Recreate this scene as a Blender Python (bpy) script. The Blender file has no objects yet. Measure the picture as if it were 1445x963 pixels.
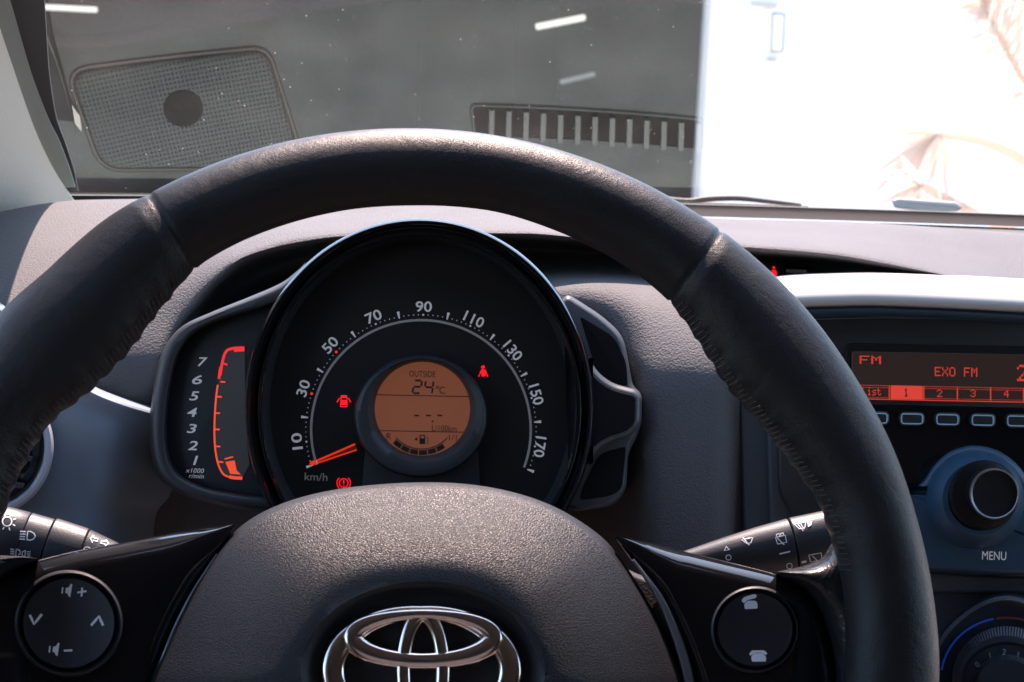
import bpy, bmesh, math, random
from math import sin, cos, tan, radians, pi, hypot, atan2
from mathutils import Vector, Matrix
from mathutils.bvhtree import BVHTree
random.seed(4)
SC = bpy.context.scene
COL = SC.collection

# ------------------------------------------------------------------ camera, sky, sun, exposure
F, CX, CY = 2007.0, 722.5, 481.5            # focal length and centre in photograph pixels
YAW, PITCH, ROLL = radians(3.56), radians(11.0), radians(2.2)
FW = Vector((sin(YAW)*cos(PITCH), cos(YAW)*cos(PITCH), -sin(PITCH)))
_r = FW.cross(Vector((0, 0, 1))).normalized(); _u = _r.cross(FW)
RT = _r*cos(ROLL) + _u*sin(ROLL)
UP = -_r*sin(ROLL) + _u*cos(ROLL)
cam = bpy.data.cameras.new('camera'); camo = bpy.data.objects.new('camera', cam); COL.objects.link(camo)
camo.matrix_world = Matrix(((RT.x, UP.x, -FW.x, 0), (RT.y, UP.y, -FW.y, 0), (RT.z, UP.z, -FW.z, 0), (0, 0, 0, 1)))
cam.lens = 50; cam.sensor_width = 36; cam.clip_start = 0.02; cam.clip_end = 2000
cam.dof.use_dof = True; cam.dof.focus_distance = 0.66; cam.dof.aperture_fstop = 22
SC.camera = camo

SUN_EL, SUN_AZ = radians(61), radians(6)    # azimuth from straight ahead, towards the right
w = bpy.data.worlds.new('World'); SC.world = w; w.use_nodes = True
nt = w.node_tree; sky = nt.nodes.new('ShaderNodeTexSky'); sky.sky_type = 'NISHITA'; sky.sun_disc = False
sky.sun_elevation = SUN_EL; sky.sun_rotation = SUN_AZ
bg = nt.nodes['Background']; bg.inputs['Strength'].default_value = 0.15
nt.links.new(sky.outputs[0], bg.inputs[0])
sl = bpy.data.lights.new('sun', 'SUN'); sl.energy = 4.3; sl.angle = radians(0.6); sl.color = (1, .72, .64)
so = bpy.data.objects.new('sun', sl); COL.objects.link(so)
SUN_DIR = Vector((sin(SUN_AZ)*cos(SUN_EL), cos(SUN_AZ)*cos(SUN_EL), sin(SUN_EL)))
so.rotation_euler = SUN_DIR.to_track_quat('Z', 'Y').to_euler(); so.location = SUN_DIR*20
SC.view_settings.view_transform = 'Standard'; SC.view_settings.look = 'None'
SC.view_settings.exposure = 2.25; SC.view_settings.gamma = 1

# ------------------------------------------------------------------ helpers
def ray(px, py): return FW + RT*((px-CX)/F) - UP*((py-CY)/F)
def atY(px, py, Y):
    d = ray(px, py); return d*(Y/d.y)
def proj(P):
    d = P.dot(FW); return CX + F*P.dot(RT)/d, CY - F*P.dot(UP)/d, d
class Plane:                                   # a tilted plane the flat fronts are drawn on
    def __init__(s, px, py, Y, tilt, turn=0):
        s.p = atY(px, py, Y); t = radians(tilt); a = radians(turn)
        s.n = Vector((sin(a)*cos(t), -cos(a)*cos(t), sin(t)))
    def pt(s, px, py, h=0):
        d = ray(px, py); return d*((s.p + s.n*h).dot(s.n)/d.dot(s.n))
class Surf:                                    # a built mesh, for print that lies on a curved surface
    def __init__(s, *objs):
        V = []; Fc = []
        for o in objs:
            m = Matrix.Translation(off(o.parent)); b = len(V); V += [m @ v.co for v in o.data.vertices]; Fc += [tuple(b+i for i in p.vertices) for p in o.data.polygons]
        s.b = BVHTree.FromPolygons(V, Fc)
    def pt(s, px, py, h=0):
        d = ray(px, py).normalized(); hit = s.b.ray_cast(Vector((0, 0, 0)), d)
        if hit[0] is None: return d*0.6
        return hit[0] - d*(h + .00025)
def off(p):
    v = Vector((0, 0, 0))
    while p is not None: v = v + Vector(p.location); p = p.parent
    return v
def thing(name, label, cat, loc, group=None):
    o = bpy.data.objects.new(name, None); COL.objects.link(o); o.location = loc; o.empty_display_size = .02
    o['label'] = label; o['category'] = cat
    if group: o['group'] = group
    return o
def mesh(name, V, Fc, mat, parent=None, label=None, smooth=True, ang=38, kind=None, cat=None, group=None):
    me = bpy.data.meshes.new(name); o_ = off(parent)
    me.from_pydata([Vector(v) - o_ for v in V], [], Fc); me.validate()
    bm = bmesh.new(); bm.from_mesh(me); bmesh.ops.recalc_face_normals(bm, faces=bm.faces); bm.to_mesh(me); bm.free()
    me.materials.append(mat)
    if smooth:
        for p in me.polygons: p.use_smooth = True
        me.set_sharp_from_angle(angle=radians(ang))
    o = bpy.data.objects.new(name, me); COL.objects.link(o); o.parent = parent
    if label: o['label'] = label
    if kind: o['kind'] = kind
    if cat: o['category'] = cat
    if group: o['group'] = group
    return o
def crv(pts, n=8, closed=True):                # Catmull-Rom through points of any dimension
    N = len(pts); out = []; k = len(pts[0])
    for i in range(N if closed else N-1):
        if closed: p0, p1, p2, p3 = (pts[(i+j-1) % N] for j in range(4))
        else: p0, p1, p2, p3 = (pts[min(max(i+j-1, 0), N-1)] for j in range(4))
        for q in range(n):
            t = q/n
            out.append(tuple(.5*(2*p1[c]+(p2[c]-p0[c])*t+(2*p0[c]-5*p1[c]+4*p2[c]-p3[c])*t*t+(3*p1[c]-p0[c]-3*p2[c]+p3[c])*t**3) for c in range(k)))
    if not closed: out.append(tuple(pts[-1]))
    return out
def rnd(pts, r, n=5):                          # polygon with rounded corners (r in pixels, one value or one per corner)
    out = []; N = len(pts)
    for i in range(N):
        p = Vector(pts[i]); a = Vector(pts[i-1])-p; b = Vector(pts[(i+1) % N])-p
        rr = r[i] if isinstance(r, (list, tuple)) else r
        rr = min(rr, a.length*.45, b.length*.45)
        A = p+a.normalized()*rr; B = p+b.normalized()*rr
        for k in range(n+1):
            t = k/n; out.append(tuple(A*(1-t)**2+p*2*t*(1-t)+B*t*t))
    return out
def ell(cx, cy, rx, ry=None, n=96, a0=0):
    ry = rx if ry is None else ry
    return [(cx+rx*cos(a0+2*pi*i/n), cy-ry*sin(a0+2*pi*i/n)) for i in range(n)]
SHARP = []
def inset(loop, d):
    N = len(loop); A = sum(loop[i][0]*loop[(i+1) % N][1]-loop[(i+1) % N][0]*loop[i][1] for i in range(N)); s = 1 if A > 0 else -1
    out = []
    for i in range(N):
        a = Vector(loop[i-1]); b = Vector(loop[(i+1) % N]); t = (b-a)
        if t.length < 1e-6: out.append(loop[i]); continue
        t.normalize(); k = d
        for q in SHARP: k = min(k, d*sst(0, 110, hypot(loop[i][0]-q[0], loop[i][1]-q[1])))
        out.append((loop[i][0]-t.y*k*s, loop[i][1]+t.x*k*s))
    return out
def loops(name, pl, LH, mat, parent, cap0=False, cap1=False, **k):
    V = []; Fc = []; n = len(LH[0][0])
    for L, h in LH: V += [pl.pt(x, y, h) for x, y in L]
    for r in range(len(LH)-1):
        for i in range(n):
            j = (i+1) % n; Fc.append((r*n+i, r*n+j, (r+1)*n+j, (r+1)*n+i))
    if cap0: Fc.append(tuple(range(n)))
    if cap1: Fc.append(tuple((len(LH)-1)*n+i for i in range(n)))
    return mesh(name, V, Fc, mat, parent, **k)
def plate(name, pl, loop, h, back, bev, bh, mat, parent, steps=5, **k):
    LH = [(loop, back)]
    for q in range(steps+1):
        a = q/steps*pi/2; LH.append((inset(loop, bev*(1-cos(a))), h-bh+bh*sin(a)))
    return loops(name, pl, LH, mat, parent, cap0=True, cap1=True, **k)
def band(name, pl, outer, inner, h, back, bev, bh, mat, parent, **k):   # a frame with an opening (same point count)
    oi = lambda t: [(a[0]+(b[0]-a[0])*t, a[1]+(b[1]-a[1])*t) for a, b in zip(outer, inner)]
    LH = [(outer, back), (outer, h-bh), (oi(.06), h-bh*.45), (oi(bev*.6), h-bh*.1), (oi(bev), h), (oi(1-bev), h), (oi(1-bev*.5), h-bh*.12), (oi(.95), h-bh*.5), (inner, h-bh), (inner, back)]
    return loops(name, pl, LH, mat, parent, **k)
def oband(name, pl, outer, inner, h, back, bev, bh, mat, parent, **k):  # the same frame, not closed on itself
    oi = lambda t: [(a[0]+(b[0]-a[0])*t, a[1]+(b[1]-a[1])*t) for a, b in zip(outer, inner)]
    LH = [(outer, back), (outer, h-bh), (oi(.06), h-bh*.45), (oi(bev*.6), h-bh*.1), (oi(bev), h), (oi(1-bev), h), (oi(1-bev*.5), h-bh*.12), (oi(.95), h-bh*.5), (inner, h-bh), (inner, back)]
    n = len(outer); V = [pl.pt(x, y, h_) for L_, h_ in LH for x, y in L_]; Fc = []
    for r in range(len(LH)-1):
        for i in range(n-1): Fc.append((r*n+i, r*n+i+1, (r+1)*n+i+1, (r+1)*n+i))
    return mesh(name, V, Fc, mat, parent, **k)
def lathe_axis(name, A, B, prof, mat, parent, n=40, flat=1.0, **k):     # prof: (t along A-B, radius)
    ax = (B-A); e1 = ax.cross(Vector((0, 1, 0))).normalized(); e2 = ax.normalized().cross(e1)
    V = []; Fc = []
    for t, r in prof:
        c = A+ax*t
        V += [c+e1*(r*cos(2*pi*i/n))+e2*(r*flat*sin(2*pi*i/n)) for i in range(n)]
    for q in range(len(prof)-1):
        for i in range(n):
            j = (i+1) % n; Fc.append((q*n+i, q*n+j, (q+1)*n+j, (q+1)*n+i))
    Fc += [tuple(range(n)), tuple((len(prof)-1)*n+i for i in range(n))]
    return mesh(name, V, Fc, mat, parent, **k)
def box(name, lo, hi, mat, parent=None, **k):
    V = [(x, y, z) for x in (lo[0], hi[0]) for y in (lo[1], hi[1]) for z in (lo[2], hi[2])]
    return mesh(name, V, [(0, 1, 3, 2), (4, 6, 7, 5), (0, 4, 5, 1), (2, 3, 7, 6), (0, 2, 6, 4), (1, 5, 7, 3)], mat, parent, smooth=False, **k)
def tube(path, rad, n=10):
    V = []; Fc = []
    for i, p in enumerate(path):
        t = (path[min(i+1, len(path)-1)]-path[max(i-1, 0)]).normalized()
        e1 = t.cross(Vector((.3, .2, 1))).normalized(); e2 = t.cross(e1); r = rad(i/(len(path)-1)) if callable(rad) else rad
        V += [p+e1*r*cos(2*pi*q/n)+e2*r*sin(2*pi*q/n) for q in range(n)]
    for i in range(len(path)-1):
        for q in range(n): Fc.append((i*n+q, i*n+(q+1) % n, (i+1)*n+(q+1) % n, (i+1)*n+q))
    Fc += [tuple(range(n)), tuple((len(path)-1)*n+q for q in range(n))]
    return V, Fc
def interp(tab, x):                            # smooth table lookup (monotone cubic)
    if x <= tab[0][0]: return tab[0][1:]
    if x >= tab[-1][0]: return tab[-1][1:]
    for i in range(len(tab)-1):
        if x <= tab[i+1][0]: break
    h = tab[i+1][0]-tab[i][0]; t = (x-tab[i][0])/h; out = []
    for c in range(1, len(tab[0])):
        d = (tab[i+1][c]-tab[i][c])/h
        def slope(j):
            if j == 0 or j == len(tab)-1: return d
            a = (tab[j][c]-tab[j-1][c])/(tab[j][0]-tab[j-1][0]); b = (tab[j+1][c]-tab[j][c])/(tab[j+1][0]-tab[j][0])
            return 0 if a*b <= 0 else 2*a*b/(a+b)
        m0, m1 = slope(i), slope(i+1)
        out.append((2*t**3-3*t*t+1)*tab[i][c]+(t**3-2*t*t+t)*h*m0+(-2*t**3+3*t*t)*tab[i+1][c]+(t**3-t*t)*h*m1)
    return tuple(out)
def sst(a, b, x):
    t = min(max((x-a)/(b-a), 0), 1); return t*t*(3-2*t)
def loft(name, rows, xs, mat, parent, sub=6, **k):
    G = []
    for x in xs:
        col = []
        for r in rows:
            if callable(r): col.append(tuple(r(x)))
            else:
                py, Y = interp(r, x); col.append(tuple(atY(x, py, Y)))
        G.append(crv(col, sub, closed=False))
    m = len(G[0]); V = [p for c in G for p in c]; Fc = []
    for i in range(len(xs)-1):
        for j in range(m-1): Fc.append((i*m+j, (i+1)*m+j, (i+1)*m+j+1, i*m+j+1))
    return mesh(name, V, Fc, mat, parent, **k)
_tc = {}
def glyphs(s, bold=0.0, shear=0.0):
    key = (s, bold, shear)
    if key not in _tc:
        c = bpy.data.curves.new('t', 'FONT'); c.body = s; c.size = 1; c.align_x = 'CENTER'; c.offset = bold; c.shear = shear
        c.resolution_u = 4; c.fill_mode = 'BOTH'; c.dimensions = '2D'
        o = bpy.data.objects.new('t', c); COL.objects.link(o)
        dg = bpy.context.evaluated_depsgraph_get(); dg.update()
        me = bpy.data.meshes.new_from_object(o.evaluated_get(dg))
        V = [(v.co.x, v.co.y) for v in me.vertices]; Fs = [tuple(p.vertices) for p in me.polygons]
        bpy.data.objects.remove(o); bpy.data.curves.remove(c); bpy.data.meshes.remove(me)
        x0, x1 = min(v[0] for v in V), max(v[0] for v in V); y0, y1 = min(v[1] for v in V), max(v[1] for v in V)
        _tc[key] = ([(v[0]-(x0+x1)/2, v[1]-(y0+y1)/2) for v in V], Fs, x1-x0, y1-y0)
    return _tc[key]
class Ink:                                     # printed or lit marks: flat shapes lying on a surface
    def __init__(s, surf, h=.0004): s.s = surf; s.h = h; s.V = []; s.F = []
    def poly(s, P, h=None):
        b = len(s.V); s.V += [s.s.pt(x, y, s.h if h is None else h) for x, y in P]; s.F.append(tuple(range(b, b+len(P)))); return s
    def rect(s, x0, y0, x1, y1, sk=0.0): return s.poly([(x0, y0), (x1, y0+sk*(x1-x0)), (x1, y1+sk*(x1-x0)), (x0, y1)])
    def text(s, t, cx, cy, H=None, W=None, rot=0, bold=0.0, shear=0.0):
        V, Fs, w_, h_ = glyphs(t, bold, shear); sy = H/h_ if H else W/w_; sx = W/w_ if W else sy
        a = radians(rot); b = len(s.V)
        for x, y in V:
            x *= sx; y *= sy; s.V.append(s.s.pt(cx+x*cos(a)-y*sin(a), cy-(x*sin(a)+y*cos(a)), s.h))
        s.F += [tuple(b+i for i in f) for f in Fs]; return s
    def line(s, P, wd, closed=False, w1=None):
        Q = [Vector(P[0])]
        L = list(P)+([P[0]] if closed else [])
        for a, b in zip(L, L[1:]):
            a = Vector(a); b = Vector(b); k = max(1, int((b-a).length/5))
            Q += [a+(b-a)*(i+1)/k for i in range(k)]
        if closed: Q = Q[:-1]
        n = len(Q); base = len(s.V)
        for i, p in enumerate(Q):
            t = (Q[(i+1) % n]-Q[i-1]) if closed else (Q[min(i+1, n-1)]-Q[max(i-1, 0)])
            t.normalize(); ww = wd if w1 is None else wd+(w1-wd)*i/(n-1); nn = Vector((-t.y, t.x))*ww/2
            for q in (p+nn, p-nn): s.V.append(s.s.pt(q.x, q.y, s.h))
        for i in range(n if closed else n-1):
            j = (i+1) % n; s.F.append((base+2*i, base+2*j, base+2*j+1, base+2*i+1))
        return s
    def ring(s, cx, cy, r, wd, ry=None, n=28): return s.line(ell(cx, cy, r, ry, n), wd, True)
    def arc(s, cx, cy, r, a0, a1, wd, ry=None, n=40):
        ry = r if ry is None else ry
        return s.line([(cx+r*cos(radians(a0+(a1-a0)*i/n)), cy-ry*sin(radians(a0+(a1-a0)*i/n))) for i in range(n+1)], wd)
    def dot(s, cx, cy, r, n=12): return s.poly(ell(cx, cy, r, None, n))
    def done(s, name, mat, parent, **k):
        o = mesh(name, s.V, s.F, mat, parent, smooth=False, **k)
        s.V = []; s.F = []; return o
DOT = {'F': '1F 01 01 0F 01 01 01', 'M': '11 1B 15 15 11 11 11', 'E': '1F 01 01 0F 01 01 1F', 'X': '11 11 0A 04 0A 11 11', 'O': '0E 11 11 11 11 11 0E',
       '2': '0E 11 10 08 04 02 1F', '3': '0E 11 10 0C 10 11 0E', '4': '08 0C 0A 09 1F 08 08', '1': '04 06 04 04 04 04 0E',
       'L': '01 01 01 01 01 01 1F', 'i': '04 00 06 04 04 04 0E', 's': '00 00 1E 01 0E 10 0F', 't': '02 02 0F 02 02 12 0C', ' ': '0 0 0 0 0 0 0'}
def dots(ink, t, x, y, cw, ch, sk=0.0, fat=.99):        # dot-matrix lettering
    for c in t:
        for r, row in enumerate(DOT[c].split()):
            v = int(row, 16)
            for k in range(5):
                if v >> k & 1:
                    X = x+k*cw; Yy = y+r*ch+sk*(X); ink.poly([(X, Yy), (X+cw*fat, Yy), (X+cw*fat, Yy+ch*fat), (X, Yy+ch*fat)])
        x += 6*cw

# ------------------------------------------------------------------ materials
def mat(name, col, rough=.5, metal=0, spec=.5, grain=None, vary=0, emit=None, es=0, coat=0, wrinkle=None, sheen=0, rvar=0):
    m = bpy.data.materials.new(name); m.use_nodes = True; t = m.node_tree; b = t.nodes['Principled BSDF']
    b.inputs['Base Color'].default_value = (*col, 1); b.inputs['Roughness'].default_value = rough
    b.inputs['Metallic'].default_value = metal; b.inputs['Specular IOR Level'].default_value = spec
    b.inputs['Coat Weight'].default_value = coat; b.inputs['Coat Roughness'].default_value = .05
    if emit: b.inputs['Emission Color'].default_value = (*emit, 1); b.inputs['Emission Strength'].default_value = es
    tc = t.nodes.new('ShaderNodeTexCoord'); last = None
    if grain:
        sc, st, kind = grain
        if kind == 'v':
            x = t.nodes.new('ShaderNodeTexVoronoi'); x.feature = 'DISTANCE_TO_EDGE'; x.inputs['Scale'].default_value = sc
            nz = t.nodes.new('ShaderNodeTexNoise'); nz.inputs['Scale'].default_value = sc*.7
            mx = t.nodes.new('ShaderNodeMixRGB'); mx.inputs[0].default_value = .0012
            t.links.new(tc.outputs['Object'], nz.inputs['Vector']); t.links.new(tc.outputs['Object'], mx.inputs[1]); t.links.new(nz.outputs['Color'], mx.inputs[2])
            t.links.new(mx.outputs[0], x.inputs['Vector'])
            mp = t.nodes.new('ShaderNodeMapRange'); mp.inputs[2].default_value = .25; t.links.new(x.outputs['Distance'], mp.inputs[0]); src = mp.outputs[0]
        else:
            x = t.nodes.new('ShaderNodeTexNoise'); x.inputs['Scale'].default_value = sc; x.inputs['Detail'].default_value = 2.5; src = x.outputs['Fac']
            t.links.new(tc.outputs['Object'], x.inputs['Vector'])
        bp = t.nodes.new('ShaderNodeBump'); bp.inputs['Strength'].default_value = st; bp.inputs['Distance'].default_value = .6/sc
        t.links.new(src, bp.inputs['Height']); last = bp
    if wrinkle:
        sc, st = wrinkle
        x = t.nodes.new('ShaderNodeTexNoise'); x.inputs['Scale'].default_value = sc; x.inputs['Detail'].default_value = 3; x.inputs['Distortion'].default_value = 1.5
        t.links.new(tc.outputs['Object'], x.inputs['Vector'])
        bp = t.nodes.new('ShaderNodeBump'); bp.inputs['Strength'].default_value = st; bp.inputs['Distance'].default_value = .4/sc
        t.links.new(x.outputs['Fac'], bp.inputs['Height'])
        if last: t.links.new(last.outputs[0], bp.inputs['Normal'])
        last = bp
    if last: t.links.new(last.outputs[0], b.inputs['Normal'])
    if vary or rvar:
        x = t.nodes.new('ShaderNodeTexNoise'); x.inputs['Scale'].default_value = 28; x.inputs['Detail'].default_value = 5
        t.links.new(tc.outputs['Object'], x.inputs['Vector'])
        if vary:
            r = t.nodes.new('ShaderNodeMixRGB'); r.inputs[1].default_value = (*[c*(1-vary) for c in col], 1); r.inputs[2].default_value = (*[c*(1+vary) for c in col], 1)
            t.links.new(x.outputs['Fac'], r.inputs[0]); t.links.new(r.outputs[0], b.inputs['Base Color'])
        if rvar:
            q = t.nodes.new('ShaderNodeMapRange'); q.inputs[1].default_value = .3; q.inputs[2].default_value = .7
            q.inputs[3].default_value = rough-rvar; q.inputs[4].default_value = rough+rvar
            t.links.new(x.outputs['Fac'], q.inputs[0]); t.links.new(q.outputs[0], b.inputs['Roughness'])
    return m
M = {}
M['leather'] = mat('black leather', (.010, .010, .011), .42, spec=.25, grain=(1300, .2, 'v'), wrinkle=(70, .07), rvar=.06)
M['thread'] = mat('dark waxed thread', (.014, .014, .015), .5)
M['leather_fold'] = mat('creased black leather', (.012, .012, .013), .3, wrinkle=(110, .25), rvar=.05)
M['pad'] = mat('grained black plastic', (.011, .011, .013), .46, spec=.32, grain=(1150, .32, 'v'), vary=.1)
M['dish'] = mat('smooth black plastic', (.012, .012, .014), .55, grain=(900, .3, 'n'))
M['piano'] = mat('gloss black plastic', (.006, .006, .007), .09, coat=.4, rvar=.03)
M['button'] = mat('satin black button', (.018, .018, .022), .42, grain=(1500, .2, 'n'))
M['chrome'] = mat('chrome', (.8, .7, .63), .15, metal=1)
M['silver'] = mat('satin silver trim', (.2, .2, .22), .35, metal=.6)
M['vent_ring'] = mat('pale grey vent ring', (.3, .3, .33), .4)
M['dash'] = mat('grained grey dashboard', (.098, .1, .106), .68, spec=.15, grain=(900, 1.0, 'n'), vary=.12)
M['deck'] = mat('dusty grey dashboard deck', (.088, .102, .1), .7, spec=.15, grain=(900, .8, 'n'), vary=.4)
_b = M['dash'].node_tree.nodes['Principled BSDF']; _b.inputs['Sheen Weight'].default_value = .04; _b.inputs['Sheen Roughness'].default_value = .45; _b.inputs['Sheen Tint'].default_value = (1, .95, .9, 1)
M['panel'] = mat('smooth panel tinted sky blue', (.14, .19, .24), .55, grain=(1800, .3, 'n'), vary=.06)  # blue of the reflected sky is put into this base colour
M['shroud'] = mat('matte black plastic', (.012, .012, .014), .6, grain=(1200, .5, 'n'))
M['frame'] = mat('satin black housing', (.024, .025, .029), .45, grain=(1600, .3, 'n'))
M['bracket'] = mat('blue grey satin bracket', (.05, .056, .066), .4, grain=(1600, .3, 'n'))
M['climate'] = mat('navy black dial plastic', (.008, .012, .018), .4)
M['vent_bar'] = mat('pale grey vent bar', (.15, .16, .155), .6, spec=.2)
M['well'] = mat('deep black panel', (.003, .003, .004), .7, spec=.15)
M['face'] = mat('black dial face', (.006, .006, .007), .45)
M['tacho'] = mat('dark blue grey dial', (.012, .015, .02), .4)
M['collar'] = mat('dark grey collar', (.02, .023, .026), .45, grain=(1500, .4, 'n'))
M['numeral'] = mat('lit white print', (.45, .45, .47), .5, emit=(.85, .87, .95), es=.038)
M['faint'] = mat('faint grey print', (.22, .22, .22), .5, emit=(.8, .8, .85), es=.012)
M['white'] = mat('white print', (.8, .8, .82), .5)
M['redline'] = mat('lit red print', (.4, .01, .01), .5, emit=(1, .035, .04), es=.16)
M['orange'] = mat('lit orange print', (.5, .05, .02), .5, emit=(1, .09, .035), es=.16)
M['dim'] = mat('dim grey print', (.22, .24, .27), .6)
M['warn'] = mat('lit red warning lamp', (.4, .0, .0), .5, emit=(1, .01, .02), es=.22)
M['needle'] = mat('lit red needle', (.4, .01, .0), .4, emit=(1, .045, .015), es=.13)
M['needle_dark'] = mat('dim red needle', (.06, .01, .01), .4, emit=(1, .05, .03), es=.012)
M['lcd'] = mat('amber display', (.05, .03, .02), .3, emit=(1, .31, .16), es=.03)
M['lcdink'] = mat('dark display segments', (.01, .007, .006), .5)
M['radioscr'] = mat('dark radio display', (.012, .01, .01), .25, emit=(.5, .3, .25), es=.008)
M['rtext'] = mat('red display text', (.2, .02, .01), .5, emit=(1, .07, .045), es=.1)
M['rtext_dark'] = mat('dark display text', (.03, .004, .003), .5)
M['rblock'] = mat('red display block', (.2, .02, .01), .5, emit=(1, .07, .045), es=.13)
M['bluering'] = mat('pale blue outline', (.25, .42, .55), .4, emit=(.4, .65, .85), es=.012)
M['white_trim'] = mat('gloss white trim', (.5, .49, .475), .3, coat=.2)
M['radio'] = mat('dark radio face', (.022, .026, .028), .35, grain=(1800, .2, 'n'))
M['radio_low'] = mat('navy satin panel', (.022, .062, .105), .42, grain=(1800, .35, 'n'))
M['console'] = mat('grey console plastic', (.05, .06, .07), .5, grain=(1300, .6, 'n'))
M['knob'] = mat('black rubber knob', (.005, .005, .006), .5, spec=.25)
M['pillar'] = mat('pale grey pillar trim', (.85, .83, .74), .6, grain=(700, .25, 'n'))
M['pillar_edge'] = mat('grey green pillar edge', (.3, .33, .3), .6)
M['seal'] = mat('black rubber seal', (.006, .006, .006), .55)
M['wiper'] = mat('grey wiper plastic', (.25, .26, .26), .5)
M['blue'] = mat('glowing blue line', (.004, .03, .2), .5, emit=(.01, .1, .8), es=.02)  # printed line given a faint glow of its own
M['red'] = mat('red paint line', (.12, .008, .008), .5)
M['headliner'] = mat('grey headliner fabric', (.1, .1, .1), .9)
M['cabin'] = mat('dark cabin trim', (.11, .09, .08), .8)
M['seat'] = mat('brown seat fabric', (.24, .19, .17), .9)
M['wall'] = mat('white rendered wall', (.86, .86, .84), .8, grain=(60, .3, 'n'), vary=.02)
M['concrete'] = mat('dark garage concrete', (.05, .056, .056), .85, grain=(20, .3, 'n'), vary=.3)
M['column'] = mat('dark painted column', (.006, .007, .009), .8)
M['ground'] = mat('pale paving', (.6, .58, .54), .85, grain=(20, .4, 'n'), vary=.15)
M['tube'] = mat('fluorescent tube', (.8, .8, .8), .4, emit=(1, .98, .9), es=.3)
M['reflection_tube'] = mat('faint glow of a reflection', (.5, .5, .5), .4, emit=(.9, .95, 1), es=.06)
M['fitting'] = mat('grey metal fitting', (.4, .4, .39), .5)
M['frond'] = mat('dry palm leaf', (.62, .52, .44), .6)
_t = M['frond'].node_tree; _a = _t.nodes.new('ShaderNodeBsdfTranslucent'); _a.inputs[0].default_value = (.7, .57, .47, 1); _m = _t.nodes.new('ShaderNodeMixShader'); _m.inputs[0].default_value = .6
_t.links.new(_t.nodes['Principled BSDF'].outputs[0], _m.inputs[1]); _t.links.new(_a.outputs[0], _m.inputs[2]); _t.links.new(_m.outputs[0], _t.nodes['Material Output'].inputs[0])
M['trunk'] = mat('palm bark', (.2, .15, .1), .9, grain=(40, .8, 'n'))
def grille_mat(nm, c0, c1):                    # fine woven holes pressed in the speaker cover
    m = mat(nm, c0, .75, spec=.06); t = m.node_tree; b = t.nodes['Principled BSDF']
    tc = t.nodes.new('ShaderNodeTexCoord'); sp = t.nodes.new('ShaderNodeSeparateXYZ'); t.links.new(tc.outputs['Object'], sp.inputs[0])
    outs = []
    for ax, per in ((0, .0027), (1, .0034)):
        a = t.nodes.new('ShaderNodeMath'); a.operation = 'MULTIPLY'; a.inputs[1].default_value = 2*pi/per; t.links.new(sp.outputs[ax], a.inputs[0])
        s = t.nodes.new('ShaderNodeMath'); s.operation = 'SINE'; t.links.new(a.outputs[0], s.inputs[0]); outs.append(s)
    mul = t.nodes.new('ShaderNodeMath'); mul.operation = 'ADD'; t.links.new(outs[0].outputs[0], mul.inputs[0]); t.links.new(outs[1].outputs[0], mul.inputs[1])
    mp = t.nodes.new('ShaderNodeMapRange'); mp.inputs[1].default_value = .5; mp.inputs[2].default_value = 1.1; t.links.new(mul.outputs[0], mp.inputs[0])
    mx = t.nodes.new('ShaderNodeMixRGB'); mx.inputs[1].default_value = (*c0, 1); mx.inputs[2].default_value = (*c1, 1)
    t.links.new(mp.outputs[0], mx.inputs[0]); t.links.new(mx.outputs[0], b.inputs['Base Color'])
    return m
M['grille'] = grille_mat('perforated speaker cover', (.086, .1, .1), (.008, .009, .009))
M['tweeter'] = grille_mat('dark tweeter mesh', (.006, .007, .007), (.001, .001, .001))
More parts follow.
